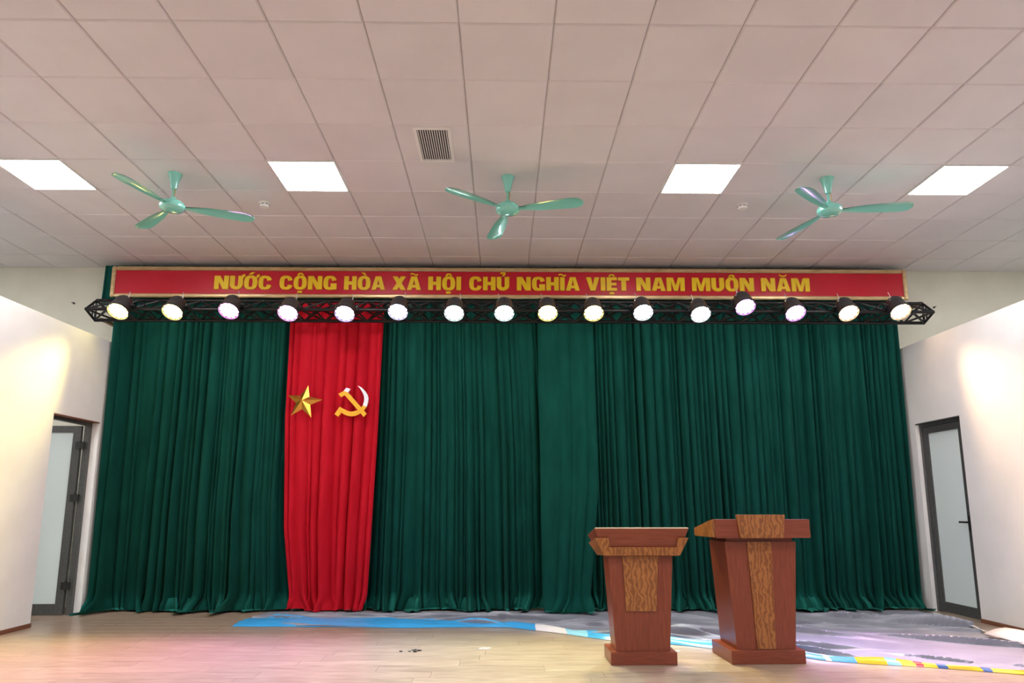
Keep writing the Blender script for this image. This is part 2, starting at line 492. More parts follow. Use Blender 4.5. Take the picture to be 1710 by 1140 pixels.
# ------------------------------------------------------------------ slogan board
BX0, BX1, BZ0, BZ1, BY = -4.836, 5.068, 3.701, 4.0985, 8.42
bn = thing('slogan_board', 'long red slogan board with yellow capital letters in a gold frame above the stage', 'banner', (0, BY, BZ0))
H = BZ1 - BZ0
MB().box((BX0 + 0.02, 0, 0.02), (BX1 - 0.02, 0.03, H - 0.02)).build('red_panel', M['banner'], bn)
fw = 0.05
for nm, a, b in (('l', (BX0, -0.02, 0), (BX0 + fw, 0.02, H)), ('r', (BX1 - fw, -0.02, 0), (BX1, 0.02, H)),
                 ('b', (BX0 + fw, -0.02, 0), (BX1 - fw, 0.02, fw)), ('t', (BX0 + fw, -0.02, H - fw), (BX1 - fw, 0.02, H))):
    MB().cbox(a, b, 0.012).build('frame_rail', M['gold_frame'], bn)

# heavy capitals, cap height 1; each glyph is a list of convex polygons
def ring(w_, a0, a1, n, ia=0.14, ib=0.33):
    out = []; cx, cy = w_/2, 0.5
    def pt(t, a, b, e):
        c, s_ = math.cos(t), math.sin(t)
        return (cx + a*math.copysign(abs(c)**(2/e), c), cy + b*math.copysign(abs(s_)**(2/e), s_))
    for i in range(n):
        t, u = a0 + (a1 - a0)*i/n, a0 + (a1 - a0)*(i + 1)/n
        out.append([pt(t, w_/2, 0.52, 2.7), pt(u, w_/2, 0.52, 2.7), pt(u, ia, ib, 3.0), pt(t, ia, ib, 3.0)])
    return out
def rect(x0, y0, x1, y1): return [(x0, y0), (x1, y0), (x1, y1), (x0, y1)]
def U_():
    w_ = 0.92; out = [rect(0, 0.34, 0.34, 1), rect(w_ - 0.34, 0.34, w_, 1)]
    n = 12
    for i in range(n):
        t, u = math.pi*(1 + i/n), math.pi*(1 + (i + 1)/n)
        f = lambda a, A, B: (w_/2 + A*math.cos(a), 0.34 + B*math.sin(a))
        out.append([f(t, 0.46, 0.36), f(u, 0.46, 0.36), f(u, 0.12, 0.13), f(t, 0.12, 0.13)])
    return out
TAU = 2*math.pi
GL = {
 'N': (1.02, [rect(0, 0, 0.33, 1), rect(0.69, 0, 1.02, 1), [(0.30, 1), (0.69, 0), (0.72, 0.45), (0.40, 1)], [(0.33, 0.55), (0.62, 0), (0.69, 0), (0.33, 1)]]),
 'H': (0.92, [rect(0, 0, 0.34, 1), rect(0.58, 0, 0.92, 1), rect(0.34, 0.38, 0.58, 0.62)]),
 'I': (0.34, [rect(0, 0, 0.34, 1)]),
 'A': (1.0, [[(0, 0), (0.33, 0), (0.55, 1), (0.29, 1)], [(0.67, 0), (1, 0), (0.71, 1), (0.45, 1)], rect(0.26, 0.17, 0.74, 0.37)]),
 'X': (0.98, [[(0, 0), (0.37, 0), (0.96, 1), (0.61, 1)], [(0.61, 0), (0.98, 0), (0.38, 1), (0.02, 1)]]),
 'V': (0.95, [[(0, 1), (0.30, 0), (0.56, 0), (0.35, 1)], [(0.60, 1), (0.39, 0), (0.65, 0), (0.95, 1)]]),
 'E': (0.74, [rect(0, 0, 0.34, 1), rect(0.34, 0, 0.74, 0.21), rect(0.34, 0.40, 0.70, 0.60), rect(0.34, 0.79, 0.74, 1)]),
 'T': (0.80, [rect(0, 0.77, 0.80, 1), rect(0.23, 0, 0.57, 0.77)]),
 'M': (1.30, [rect(0, 0, 0.32, 1), rect(0.98, 0, 1.30, 1), [(0.24, 1), (0.52, 0), (0.78, 0), (0.46, 1)], [(0.84, 1), (0.52, 0), (0.78, 0), (1.06, 1)]]),
 'U': (0.92, U_()),
 'O': (0.94, ring(0.94, 0, TAU, 28)),
 'C': (0.93, ring(0.93, rad(16), TAU - rad(16), 24)),
 'G': (0.95, ring(0.95, rad(16), TAU - rad(30), 24) + [rect(0.53, 0.0, 0.95, 0.46)]),
}
def circ(cx): return [[(cx - 0.26, 1.06), (cx - 0.08, 1.06), (cx + 0.04, 1.24), (cx - 0.12, 1.24)], [(cx + 0.26, 1.06), (cx + 0.12, 1.24), (cx - 0.04, 1.24), (cx + 0.08, 1.06)]]
def wavy(cx, f, n=10, th=0.10):
    out = []
    for i in range(n):
        a, b = i/n, (i + 1)/n
        x0, x1 = cx - 0.27 + 0.54*a, cx - 0.27 + 0.54*b
        out.append([(x0, f(a)), (x1, f(b)), (x1, f(b) + th), (x0, f(a) + th)])
    return out
MARK = {
 'horn': lambda w_: [[(w_ - 0.12, 0.80), (w_ + 0.10, 0.90), (w_ + 0.17, 1.10), (w_ - 0.04, 1.10)]],
 'acute': lambda w_: [[(w_/2 - 0.16, 1.10), (w_/2 + 0.08, 1.10), (w_/2 + 0.26, 1.27), (w_/2 + 0.0, 1.27)]],
 'grave': lambda w_: [[(w_/2 - 0.0, 1.08), (w_/2 + 0.16, 1.08), (w_/2 + 0.04, 1.28), (w_/2 - 0.24, 1.28)]],
 'circ': lambda w_: circ(w_/2),
 'dot': lambda w_: [rect(w_/2 - 0.18, -0.26, w_/2 + 0.16, -0.11)],
 'tilde': lambda w_: wavy(w_/2, lambda t: 1.11 + 0.05*math.sin(TAU*t)),
 'breve': lambda w_: wavy(w_/2, lambda t: 1.08 + 0.12*(2*t - 1)**2),
 'hook': lambda w_: [[(w_/2 - 0.20, 1.22), (w_/2 + 0.06, 1.26), (w_/2 + 0.06, 1.36), (w_/2 - 0.20, 1.32)], [(w_/2 + 0.02, 1.18), (w_/2 + 0.20, 1.22), (w_/2 + 0.18, 1.34), (w_/2 + 0.02, 1.36)], [(w_/2 - 0.08, 1.06), (w_/2 + 0.08, 1.06), (w_/2 + 0.20, 1.24), (w_/2 + 0.02, 1.22)]],
}
CH = {'Ư': ('U', ['horn']), 'Ớ': ('O', ['horn', 'acute']), 'Ộ': ('O', ['circ', 'dot']), 'Ò': ('O', ['grave']), 'Ã': ('A', ['tilde']),
      'Ủ': ('U', ['hook']), 'Ĩ': ('I', ['tilde']), 'Ệ': ('E', ['circ', 'dot']), 'Ô': ('O', ['circ']), 'Ă': ('A', ['breve'])}
WORDS = [('NƯỚC', -3.565, -2.859), ('CỘNG', -2.762, -2.058), ('HÒA', -1.965, -1.459), ('XÃ', -1.37, -1.015), ('HỘI', -0.925, -0.518), ('CHỦ', -0.417, 0.081), ('NGHĨA', 0.174, 0.956), ('VIỆT', 1.038, 1.576), ('NAM', 1.662, 2.268), ('MUÔN', 2.359, 3.135), ('NĂM', 3.225, 3.834)]
CAP = 0.1725; BASE = 0.106
glyph_me = {}
for wd_, xa, xb in WORDS:
    sp = 0.085
    tot = sum(GL[CH.get(c, (c,))[0]][0] for c in wd_) + sp*(len(wd_) - 1)
    sx = (xb - xa)/tot
    x = xa
    for c in wd_:
        b, marks = CH.get(c, (c, []))
        gw, polys = GL[b]
        key = (c, round(sx, 4))
        if key not in glyph_me:
            m = MB()
            allp = list(polys)
            for k in marks: allp += MARK[k](gw)
            for pi, p in enumerate(allp):
                pp = [(q[0]*sx, q[1]*CAP) for q in p]
                ar = sum(pp[i][0]*pp[(i+1) % len(pp)][1] - pp[(i+1) % len(pp)][0]*pp[i][1] for i in range(len(pp)))
                if ar < 0: pp = pp[::-1]
                m.prism(pp, -0.016 - 0.0003*(pi % 9), 0.0)
            glyph_me[key] = m.mesh('letter', M['yellow'])
        put('letter', glyph_me[key], bn, (x, 0, BASE))
        x += (gw + sp)*sx

# ------------------------------------------------------------------ star and hammer-and-sickle (hung on the red drape)
EY = 8.195
st = thing('star_emblem', 'faceted golden five-pointed star on the red drape', 'emblem', (-2.335, EY, 2.385))
out = [(0.050, 0.185), (0.225, 0.015), (0.105, -0.200), (-0.137, -0.175), (-0.180, 0.065)]
ctr = (0.0, 0.0)
inn = []
for i in range(5):
    a, b = out[i], out[(i + 1) % 5]
    mx, mz = (a[0] + b[0])/2, (a[1] + b[1])/2
    inn.append((mx*0.52, mz*0.52))
rim = []
for i in range(5): rim += [out[i], inn[i]]
for i in range(5):
    m = MB(); p = out[i]; l_ = inn[i - 1]; r_ = inn[i]
    m.add([(p[0], 0, p[1]), (l_[0], 0, l_[1]), (0, -0.06, 0), (r_[0], 0, r_[1]), (0, 0.005, 0)], [(0, 2, 1), (0, 3, 2), (0, 1, 4), (0, 4, 3)])
    m.build('star_ray', M['gold'], st)
hs = thing('hammer_and_sickle_emblem', 'gold and white hammer and sickle emblem on the red drape', 'emblem', (-1.765, EY, 2.38))
def zz(p): return ((p[0] - 1050)*0.00099, (505 - p[1])*0.00099)
outer = [(1115,320),(1160,340),(1205,385),(1235,430),(1246,470),(1242,520),(1228,570),(1200,612),(1160,650),(1110,675),(1060,685),(1010,680),(965,662),(930,640)]
inner = [(1118,324),(1150,360),(1180,410),(1194,445),(1198,475),(1196,510),(1184,555),(1163,585),(1130,608),(1090,624),(1045,630),(1005,620),(965,600),(912,572)]
def strip(idx0, idx1, d0, d1):
    m = MB()
    for i in range(idx0, idx1):
        p = [zz(outer[i]), zz(outer[i+1]), zz(inner[i+1]), zz(inner[i])]
        m.prism(p[::-1], d0, d1)
    return m
strip(0, 6, -0.02, 0.01).build('sickle_blade', M['blade_white'], hs)
m = strip(6, 13, -0.02, 0.01)
m.prism([zz(p) for p in ((912,572),(855,660),(900,690),(935,638))], -0.02, 0.01)
m.build('sickle_handle', M['amber'], hs)
MB().prism([zz(p) for p in ((960,425),(1200,692),(1235,655),(1005,400))], -0.034, -0.012).build('hammer_handle', M['amber'], hs)
m = MB().prism([zz(p) for p in ((893,420),(928,462),(1008,408),(960,385))], -0.036, -0.010); m.build('hammer_head', M['amber'], hs)
MB().prism([zz(p) for p in ((950,388),(1000,410),(1035,362),(985,346))], -0.033, -0.010).build('hammer_tip', M['blade_white'], hs)

# ------------------------------------------------------------------ lighting truss
TX0, TX1 = -4.80, 5.04
TZT, TZB, TYB, TYF, TZM = 3.565, 3.325, 8.10, 7.90, 3.405
tr = thing('lighting_truss', 'long black steel truss carrying the row of stage lights', 'truss', (0, 0, 0))
cT, cB, cF = (TYB, TZT), (TYB, TZB), (TYF, TZM)
for (yy, z) in (cT, cB, cF):
    MB().tube((TX0 if yy != TYF else TX0, yy, z), (TX1, yy, z), 0.020, 10).build('chord', M['truss'], tr, True)
NB = 40
dx = (TX1 - TX0)/NB
def brace_me(p, q): return MB().tube((0, *p), (dx, *q), 0.012, 6, cap=False).mesh('brace', M['truss'], True)
br = {}
for n_, (p, q) in enumerate(((cT, cB), (cT, cF), (cB, cF))):
    br[(n_, 0)] = brace_me(p, q); br[(n_, 1)] = brace_me(q, p)
for i in range(NB):
    for n_ in range(3):
        put('brace', br[(n_, 0)], tr, (TX0 + i*dx, 0, 0)); put('brace', br[(n_, 1)], tr, (TX0 + i*dx, 0, 0))
m = {}
for x in (TX0, TX1):
    e = MB()
    for p, q in ((cT, cB), (cT, cF), (cB, cF)): e.tube((x, *p), (x, *q), 0.014, 8)
    e.tube((x, TYB - 0.06, (TZT + TZM)/2 + 0.05), (x, TYB - 0.06, TZB + 0.03), 0.009, 6)
    e.build('end_frame', M['truss'], tr, True)
for x, z in ((TX0 + 0.07, TZB - 0.005), (TX1 - 0.02, TZT - 0.01)):
    MB().box((x - 0.018, TYB, z), (x + 0.018, YB, z + 0.035)).build('wall_bracket', M['rust'], tr)

# ------------------------------------------------------------------ stage lights (LED par cans)
COLS = {'yellow': ((1.0, 0.84, 0.24), 'yellow'), 'mag': ((1.0, 0.32, 0.85), 'magenta'), 'pink': ((0.95, 0.42, 0.95), 'pink violet'), 'vio': ((0.62, 0.45, 1.0), 'blue violet'),
        'blu': ((0.66, 0.62, 1.0), 'pale violet'), 'grn': ((0.72, 1.0, 0.90), 'pale green'), 'teal': ((0.70, 1.0, 0.95), 'mint white'), 'wht': ((0.86, 0.97, 1.0), 'cool white'),
        'pur': ((0.78, 0.36, 1.0), 'purple'), 'ora': ((1.0, 0.62, 0.34), 'orange')}
LX = [(-4.33, 'yellow', 3.34), (-3.72, 'yellow', 3.335), (-3.09, 'mag', 3.35), (-2.425, 'pink', 3.326), (-1.785, 'vio', 3.322), (-1.186, 'blu', 3.345), (-0.551, 'grn', 3.333), (0.017, 'teal', 3.335),
      (0.511, 'yellow', 3.337), (1.033, 'yellow', 3.339), (1.597, 'wht', 3.349), (2.252, 'wht', 3.33), (2.768, 'pur', 3.417), (3.338, 'pur', 3.348), (3.949, 'ora', 3.35), (4.548, 'ora', 3.367)]
ORD = ['first', 'second', 'third', 'fourth', 'fifth', 'sixth', 'seventh', 'eighth', 'eighth', 'seventh', 'sixth', 'fifth', 'fourth', 'third', 'second', 'first']
PITCH = rad(52)
can_me = MB().lathe([(0.035, 0.215), (0.07, 0.205), (0.092, 0.17), (0.100, 0.10), (0.106, 0.03), (0.114, 0.018), (0.117, -0.022), (0.111, -0.022), (0.106, 0.002), (0.0, 0.002)], 28, cap=False).mesh('can', M['can'], True)
def led_mesh(mt):
    m = MB(); pts = [(0, 0)]
    pts += [(0.042*math.cos(TAU*i/6), 0.042*math.sin(TAU*i/6)) for i in range(6)]
    pts += [(0.083*math.cos(TAU*i/12 + 0.26), 0.083*math.sin(TAU*i/12 + 0.26)) for i in range(12)]
    for (a, b) in pts:
        Mx = Matrix.Translation((a, b, 0))
        m.lathe([(0.021, 0.001), (0.021, -0.006), (0.012, -0.011), (0.001, -0.012)], 10, Mx, False)
    return m.mesh('led_cluster', mt)
led_cache = {}
yoke = MB()
for sx in (-1, 1):
    yoke.box((sx*0.120 - 0.004, -0.015, -0.02), (sx*0.120 + 0.004, 0.015, 0.075))
yoke.box((-0.124, -0.015, 0.072), (0.124, 0.015, 0.08))
for sx in (-1, 1):
    yoke.tube((sx*0.098, 0, 0.0), (sx*0.138, 0, 0.0), 0.012, 8)
yoke_me = yoke.mesh('yoke', M['can'])
clamp_me = MB().box((-0.012, -0.02, 0.080), (0.012, 0.02, 0.098)).tube((-0.03, 0, 0.105), (0.03, 0, 0.105), 0.028, 10).mesh('clamp', M['can'], True)
wire_me = MB().tube((0, 0, 0.0), (0.01, 0.01, 0.05), 0.006, 6).tube((0.01, 0.01, 0.05), (0.0, 0.03, 0.10), 0.004, 6).box((-0.012, -0.012, -0.02), (0.012, 0.012, 0.006)).mesh('safety_clip', M['silver'])
for i, (x, ck, z) in enumerate(LX):
    col, cname = COLS[ck]
    end = 'left' if i < 8 else 'right'
    lab = f'stage light shining {cname}, {ORD[i]} from the {end} end of the truss'
    yo = 7.735
    ax = Vector((0, -math.cos(PITCH), -math.sin(PITCH)))       # beam direction
    lens = Vector((x, yo, z))
    t = thing('stage_light', lab, 'stage light', tuple(lens), 0, 'stage lights on the truss')
    R = (-ax).to_track_quat('Z', 'X').to_euler()
    c = put('can', can_me, t, (0, 0, 0), R)
    if ck not in led_cache:
        lm = mat('led_' + ck, (0.9, 0.9, 0.9), 0.3, emit=col, es=LED_EMIT)
        led_cache[ck] = led_mesh(lm)
    put('led_cluster', led_cache[ck], c)
    piv = -ax*0.11
    put('yoke', yoke_me, t, tuple(piv), (math.atan2(-(TYF - yo + piv.y*-1), TZM - z - piv.z), 0, 0))
    put('clamp', clamp_me, t, tuple(piv), (math.atan2(-(TYF - yo + piv.y*-1), TZM - z - piv.z), 0, 0))
    put('safety_clip', wire_me, t, (0.06 if i < 7 else -0.07, 0.06, 0.15))
    ld = bpy.data.lights.new('stage_beam', 'SPOT')
    ld.energy = SPOT_W; ld.color = col; ld.spot_size = rad(58); ld.spot_blend = 0.95; ld.shadow_soft_size = 0.08
    lo = bpy.data.objects.new('stage_beam', ld); COL.objects.link(lo); lo.parent = t
    lo.location = tuple(ax*0.10); lo.rotation_euler = ax.to_track_quat('-Z', 'Y').to_euler()

# ------------------------------------------------------------------ ceiling fans
def blade_mesh():
    rows = []
    prof = [(0.10, 0.024), (0.15, 0.032), (0.20, 0.044), (0.30, 0.062), (0.45, 0.074), (0.58, 0.080), (0.64, 0.075), (0.675, 0.060), (0.695, 0.030), (0.70, 0.006)]
    m = MB()
    top = []; bot = []
    for r, hw in prof:
        tw = rad(9)
        tr_, br_ = [], []
        for k in range(7):
            s_ = -1 + 2*k/6
            yy = s_*hw; zz_ = -yy*math.sin(tw) + 0.010*(1 - s_*s_) - 0.02*(r/0.7)
            tr_.append((r, yy*math.cos(tw), zz_ + 0.0015)); br_.append((r, yy*math.cos(tw), zz_ - 0.0015))
        top.append(tr_); bot.append(br_[::-1])
    m.grid(top); m.grid(bot)
    return m.mesh('blade', M['fan'], True)
blade_me = blade_mesh()
can_p = MB().lathe([(0.062, 0.0), (0.060, -0.012), (0.046, -0.05), (0.034, -0.10), (0.026, -0.148), (0.018, -0.152), (0.0, -0.152)], 24, cap=False).mesh('canopy', M['fan'], True)
rod_me = MB().tube((0, 0, -0.15), (0, 0, -0.262), 0.011, 12).lathe([(0.014, -0.225), (0.026, -0.235), (0.026, -0.265), (0.014, -0.27)], 14).mesh('rod', M['fan'], True)
wir_me = MB().tube((0.012, -0.012, -0.15), (0.02, -0.016, -0.19), 0.004, 6).tube((0.02, -0.016, -0.19), (0.012, -0.01, -0.225), 0.004, 6).mesh('wire', M['fan_dark'])
mot_me = MB().lathe([(0.0, -0.262), (0.05, -0.264), (0.088, -0.276), (0.105, -0.295), (0.111, -0.318), (0.106, -0.338), (0.088, -0.352), (0.05, -0.362), (0.0, -0.364)], 32, cap=False).mesh('motor', M['fan'], True)
iron_me = MB().box((0.08, -0.018, -0.006), (0.17, 0.018, -0.002)).mesh('blade_iron', M['fan'])
for (x, y, base, lab) in ((-2.995, 6.05, 18, 'mint green ceiling fan left of the air vent'), (0.044, 6.07, -18, 'mint green ceiling fan in the middle, in front of the slogan'), (3.0, 6.06, -13, 'mint green ceiling fan on the right, beside the end light panel')):
    t = thing('ceiling_fan', lab, 'ceiling fan', (x, y, ZC), 0, 'ceiling fans')
    for n_, me in (('canopy', can_p), ('rod', rod_me), ('wire', wir_me), ('motor', mot_me)): put(n_, me, t)
    for k in range(3):
        a = rad(base + 120*k)
        b_ = put('blade', blade_me, t, (0, 0, -0.318), (0, 0, a))
        put('blade_iron', iron_me, b_)

# ------------------------------------------------------------------ air vent, smoke detectors
vt = thing('air_vent', 'square air vent grille in the ceiling above the middle fan', 'air vent', (-0.575, 5.485, ZC))
m = MB(); a, b = 0.15, 0.285; i_ = 0.026; j_ = 0.035
for p, q in (((-a, -b, -0.012), (a, -b + j_, 0)), ((-a, b - j_, -0.012), (a, b, 0)), ((-a, -b + j_, -0.012), (-a + i_, b - j_, 0)), ((a - i_, -b + j_, -0.012), (a, b - j_, 0))):
    m.box(p, q)
m.build('vent_frame', M['white_plastic'], vt)
MB().box((-a + i_, -b + j_, -0.002), (a - i_, b - j_, -0.0005)).build('duct_shade', M['dark'], vt)  # flat black plate, its colour stands in for the shade inside the duct
sl = MB().box((-0.0035, -b + j_, -0.010), (0.0035, b - j_, -0.003)).mesh('slat', M['white_plastic'])
for k in range(13):
    put('slat', sl, vt, (-a + i_ + 0.0095 + k*0.019, 0, 0))
for x, y, lab in ((-2.385, 6.66, 'small white smoke detector right of the left ceiling fan'), (2.41, 6.64, 'small white smoke detector left of the right ceiling fan')):
    t = thing('smoke_detector', lab, 'smoke detector', (x, y, ZC), 0, 'smoke detectors')
    MB().lathe([(0.056, 0), (0.056, -0.012), (0.050, -0.016), (0.0, -0.016)], 24, cap=False).build('base', M['white_plastic'], t, True)
    MB().lathe([(0.044, -0.016), (0.048, -0.036), (0.040, -0.048), (0.0, -0.050)], 24, cap=False).build('dome', M['white_plastic'], t, True)
    m = MB()
    for k in range(8):
        an = TAU*k/8
        m.tube((0.046*math.cos(an), 0.046*math.sin(an), -0.026), (0.049*math.cos(an), 0.049*math.sin(an), -0.026), 0.006, 6)
    m.build('sensor_slots', M['dark'], t)
for x, z, lab in ((-5.406, 3.688, 'tiny dark wall anchor left of the truss'), (5.524, 3.677, 'tiny dark wall anchor right of the truss')):
    t = tag(MB().lathe([(0.012, 0), (0.012, 0.012), (0.005, 0.02), (0.005, 0.05), (0, 0.05)], 10, Matrix.Translation((x, YB, z)) @ Matrix.Rotation(rad(90), 4, 'X'), False).build('wall_anchor', M['truss']), lab, 'anchor', 'wall anchors')

# ------------------------------------------------------------------ lecterns
def quad_slab(m, A, B, nrm, t):
    """thin plate over quad A (list of 4 points) pushed out by t along nrm"""
    n = Vector(nrm).normalized()*t
    m.hexa([Vector(p) for p in A], [Vector(p) + n for p in A])

# left lectern
lx, ly = 1.065, 5.535
t = thing('lectern', 'shorter brown lectern with flared burl-trimmed top, left of the pair', 'lectern', (lx, ly, 0), rad(0), 'wooden lecterns')
def fr(m, w0, f0, b0, z0, w1, f1, b1, z1):
    return m.hexa([(-w0, f0, z0), (w0, f0, z0), (w0, b0, z0), (-w0, b0, z0)], [(-w1, f1, z1), (w1, f1, z1), (w1, b1, z1), (-w1, b1, z1)])
MB().cbox((-0.250, 0, 0.0), (0.250, 0.345, 0.092), 0.003).build('plinth', M['mahog_h'], t)
fr(MB(), 0.205, 0.035, 0.29, 0.092, 0.250, 0.035, 0.31, 0.80).build('body', M['mahog_v'], t)
MB().prism([(-0.120, 0.385), (0.108, 0.385), (0.135, 0.80), (-0.140, 0.80)], 0.020, 0.036).build('front_panel', M['burl'], t)
# head: upper frustum, sloping down towards the speaker behind
hd = MB()
hd.add([(-0.305, -0.020, 0.86), (0.305, -0.020, 0.86), (0.305, 0.36, 0.84), (-0.305, 0.36, 0.84),
        (-0.360, -0.055, 1.003), (0.360, -0.055, 1.003), (0.360, 0.39, 0.935), (-0.360, 0.39, 0.935)],
       [(3,2,1,0),(4,5,6,7),(0,1,5,4),(1,2,6,5),(2,3,7,6),(3,0,4,7)])
hd.build('head', M['mahog_h'], t)
MB().hexa([(-0.362, -0.057, 1.003), (0.362, -0.057, 1.003), (0.362, 0.392, 0.935), (-0.362, 0.392, 0.935)],
          [(-0.352, -0.050, 1.010), (0.352, -0.050, 1.010), (0.352, 0.388, 0.943), (-0.352, 0.388, 0.943)]).build('desk_top', M['top_edge'], t)
# lower tray of burl: U shaped collar (front band with raised ends, side pieces)
z0, z1, za = 0.800, 0.862, 0.932
def wf(z): return 0.292 + (z - 0.80)/(0.932 - 0.80)*(0.356 - 0.292)
def ff(z): return -0.030 - (z - 0.80)/(0.132)*0.030
def bb(z): return 0.345 + (z - 0.80)/(0.132)*0.030
def band(x0a, x1a, za0, x0b, x1b, zb0, th=0.022):
    return [(x0a, ff(za0), za0), (x1a, ff(za0), za0), (x1a, ff(za0) + th, za0), (x0a, ff(za0) + th, za0)], [(x0b, ff(zb0), zb0), (x1b, ff(zb0), zb0), (x1b, ff(zb0) + th, zb0), (x0b, ff(zb0) + th, zb0)]
m = MB(); m.hexa(*band(-wf(z0), wf(z0), z0, -wf(z1), wf(z1), z1))
m.hexa(*band(-wf(z1), -wf(z1) + 0.075, z1, -wf(za), -wf(za) + 0.10, za)); m.hexa(*band(wf(z1) - 0.055, wf(z1), z1, wf(za) - 0.085, wf(za), za))
m.build('collar_front', M['burl'], t)
for s_ in (-1, 1):
    e0, e1 = sorted((s_*wf(z0), s_*(wf(z0) - 0.022))); g0, g1 = sorted((s_*wf(za), s_*(wf(za) - 0.022)))
    MB().hexa([(e0, ff(z0) + 0.022, z0), (e1, ff(z0) + 0.022, z0), (e1, bb(z0), z0 - 0.02), (e0, bb(z0), z0 - 0.02)],
              [(g0, ff(za) + 0.022, za), (g1, ff(za) + 0.022, za), (g1, bb(za), 0.875), (g0, bb(za), 0.875)]).build('collar_side', M['burl'], t)
MB().box((-wf(z0) + 0.02, -0.01, 0.795), (wf(z0) - 0.02, 0.34, 0.845)).build('collar_base', M['mahog_h'], t)

# right lectern
rx, ry = 2.010, 5.55
t = thing('lectern', 'taller brown lectern with a keystone burl plate, right of the pair', 'lectern', (rx, ry, 0), rad(1.5), 'wooden lecterns')
MB().cbox((-0.283, 0, 0), (0.283, 0.47, 0.100), 0.003).build('plinth', M['mahog_h'], t)
fr(MB(), 0.226, 0.04, 0.42, 0.100, 0.280, 0.04, 0.42, 0.898).build('body', M['mahog_v'], t)
MB().box((-0.262, 0.06, 0.896), (0.262, 0.42, 0.935)).build('neck', M['mahog_h'], t)
MB().prism([(-0.072, 0.104), (0.070, 0.104), (0.083, 0.898), (-0.108, 0.898)], 0.028, 0.044).build('front_panel', M['burl'], t)
# head: slab whose top slopes down to the back
prof = [(-0.05, 0.930), (0.43, 0.926), (0.45, 0.940), (0.45, 0.995), (0.02, 1.070), (-0.05, 1.070)]
MB().prism(prof[::-1], -0.375, 0.358, 'x').build('head', M['mahog_h'], t)
for xa, xb in ((-0.395, -0.375), (0.358, 0.366)):
    ins = [(-0.040, 0.936), (0.43, 0.930), (0.448, 0.942), (0.448, 0.992), (0.02, 1.064), (-0.035, 1.066)]
    MB().prism(ins[::-1], xa, xb, 'x').build('head_side', M['burl'], t)
MB().prism([(-0.190, 0.930), (0.142, 0.930), (0.160, 1.106), (-0.217, 1.106)], -0.072, -0.048).build('head_plate', M['burl'], t)

# ------------------------------------------------------------------ grey print sheet lying on the floor
FR = [(-2.7, 7.30), (-1.7, 7.27), (-0.975, 7.20), (-0.30, 7.235), (0.07, 7.22), (0.517, 6.90), (0.92, 6.56), (1.46, 6.34), (1.76, 6.15), (2.27, 6.08), (2.35, 5.80), (2.50, 5.66), (2.77, 5.55), (3.04, 5.47), (3.33, 5.36), (3.69, 5.19), (4.5, 4.90)]
def front(x): return lerp_tab(FR, x)
def right_edge(y): return lerp_tab([(4.6, 4.50), (5.3, 4.45), (6.45, 4.40), (7.18, 4.58), (7.7, 4.72), (8.05, 4.74), (8.45, 4.70)], y)
rs = random.Random(12)
crease = []
for i in range(58):
    cx, cy = rs.uniform(-2.5, 4.5), rs.uniform(5.3, 8.3)
    crease.append((cx, cy, rs.uniform(-0.55, 0.15) - 0.15*(cx > 1), rs.uniform(0.25, 0.8), rs.uniform(0.014, 0.032), rs.uniform(0.025, 0.075)))
def sheet_h(x, y):
    h = 0.012
    for cx, cy, sl_, ln, w_, a in crease:
        du = x - cx; dv = (y - cy) - sl_*du - 0.15*math.sin(2.3*du + cx)*0.5
        if abs(du) > 2*ln or abs(dv) > 9*w_: continue
        k = math.exp(-(du/ln)**2*1.5)
        h += a*k*(math.exp(-(dv/w_)**2) if dv < 0 else math.exp(-(dv/(w_*4.0))**2))
    return h
sh = thing('printed_sheet', 'crumpled grey backdrop sheet lying face down along the foot of the curtains', 'sheet', (0, 0, 0))
rows = []
NXs, NYs = 300, 200
for j in range(NYs + 1):
    v = j/NYs; r_ = []
    for i in range(NXs + 1):
        u = i/NXs
        x = -2.65 + u*(4.46 + 2.65)
        y = front(x)*(1 - v) + 8.27*v
        ex = right_edge(y) - 4.46
        x += ex*sstep((u - 0.6)/0.4) + 0.015*math.sin(9*y)*u
        e = min(1, v*14)
        hz = (sheet_h(x, y) - 0.012)*(0.3 + 0.7*e)*max(0.0, min(1, (8.12 - y)*2.5))
        r_.append((x, y - 0.9*min(hz, 0.06)*e, 0.006 + hz))
    rows.append(r_)
MB().grid(rows).build('sheet_back', M['tarp'], sh, True)
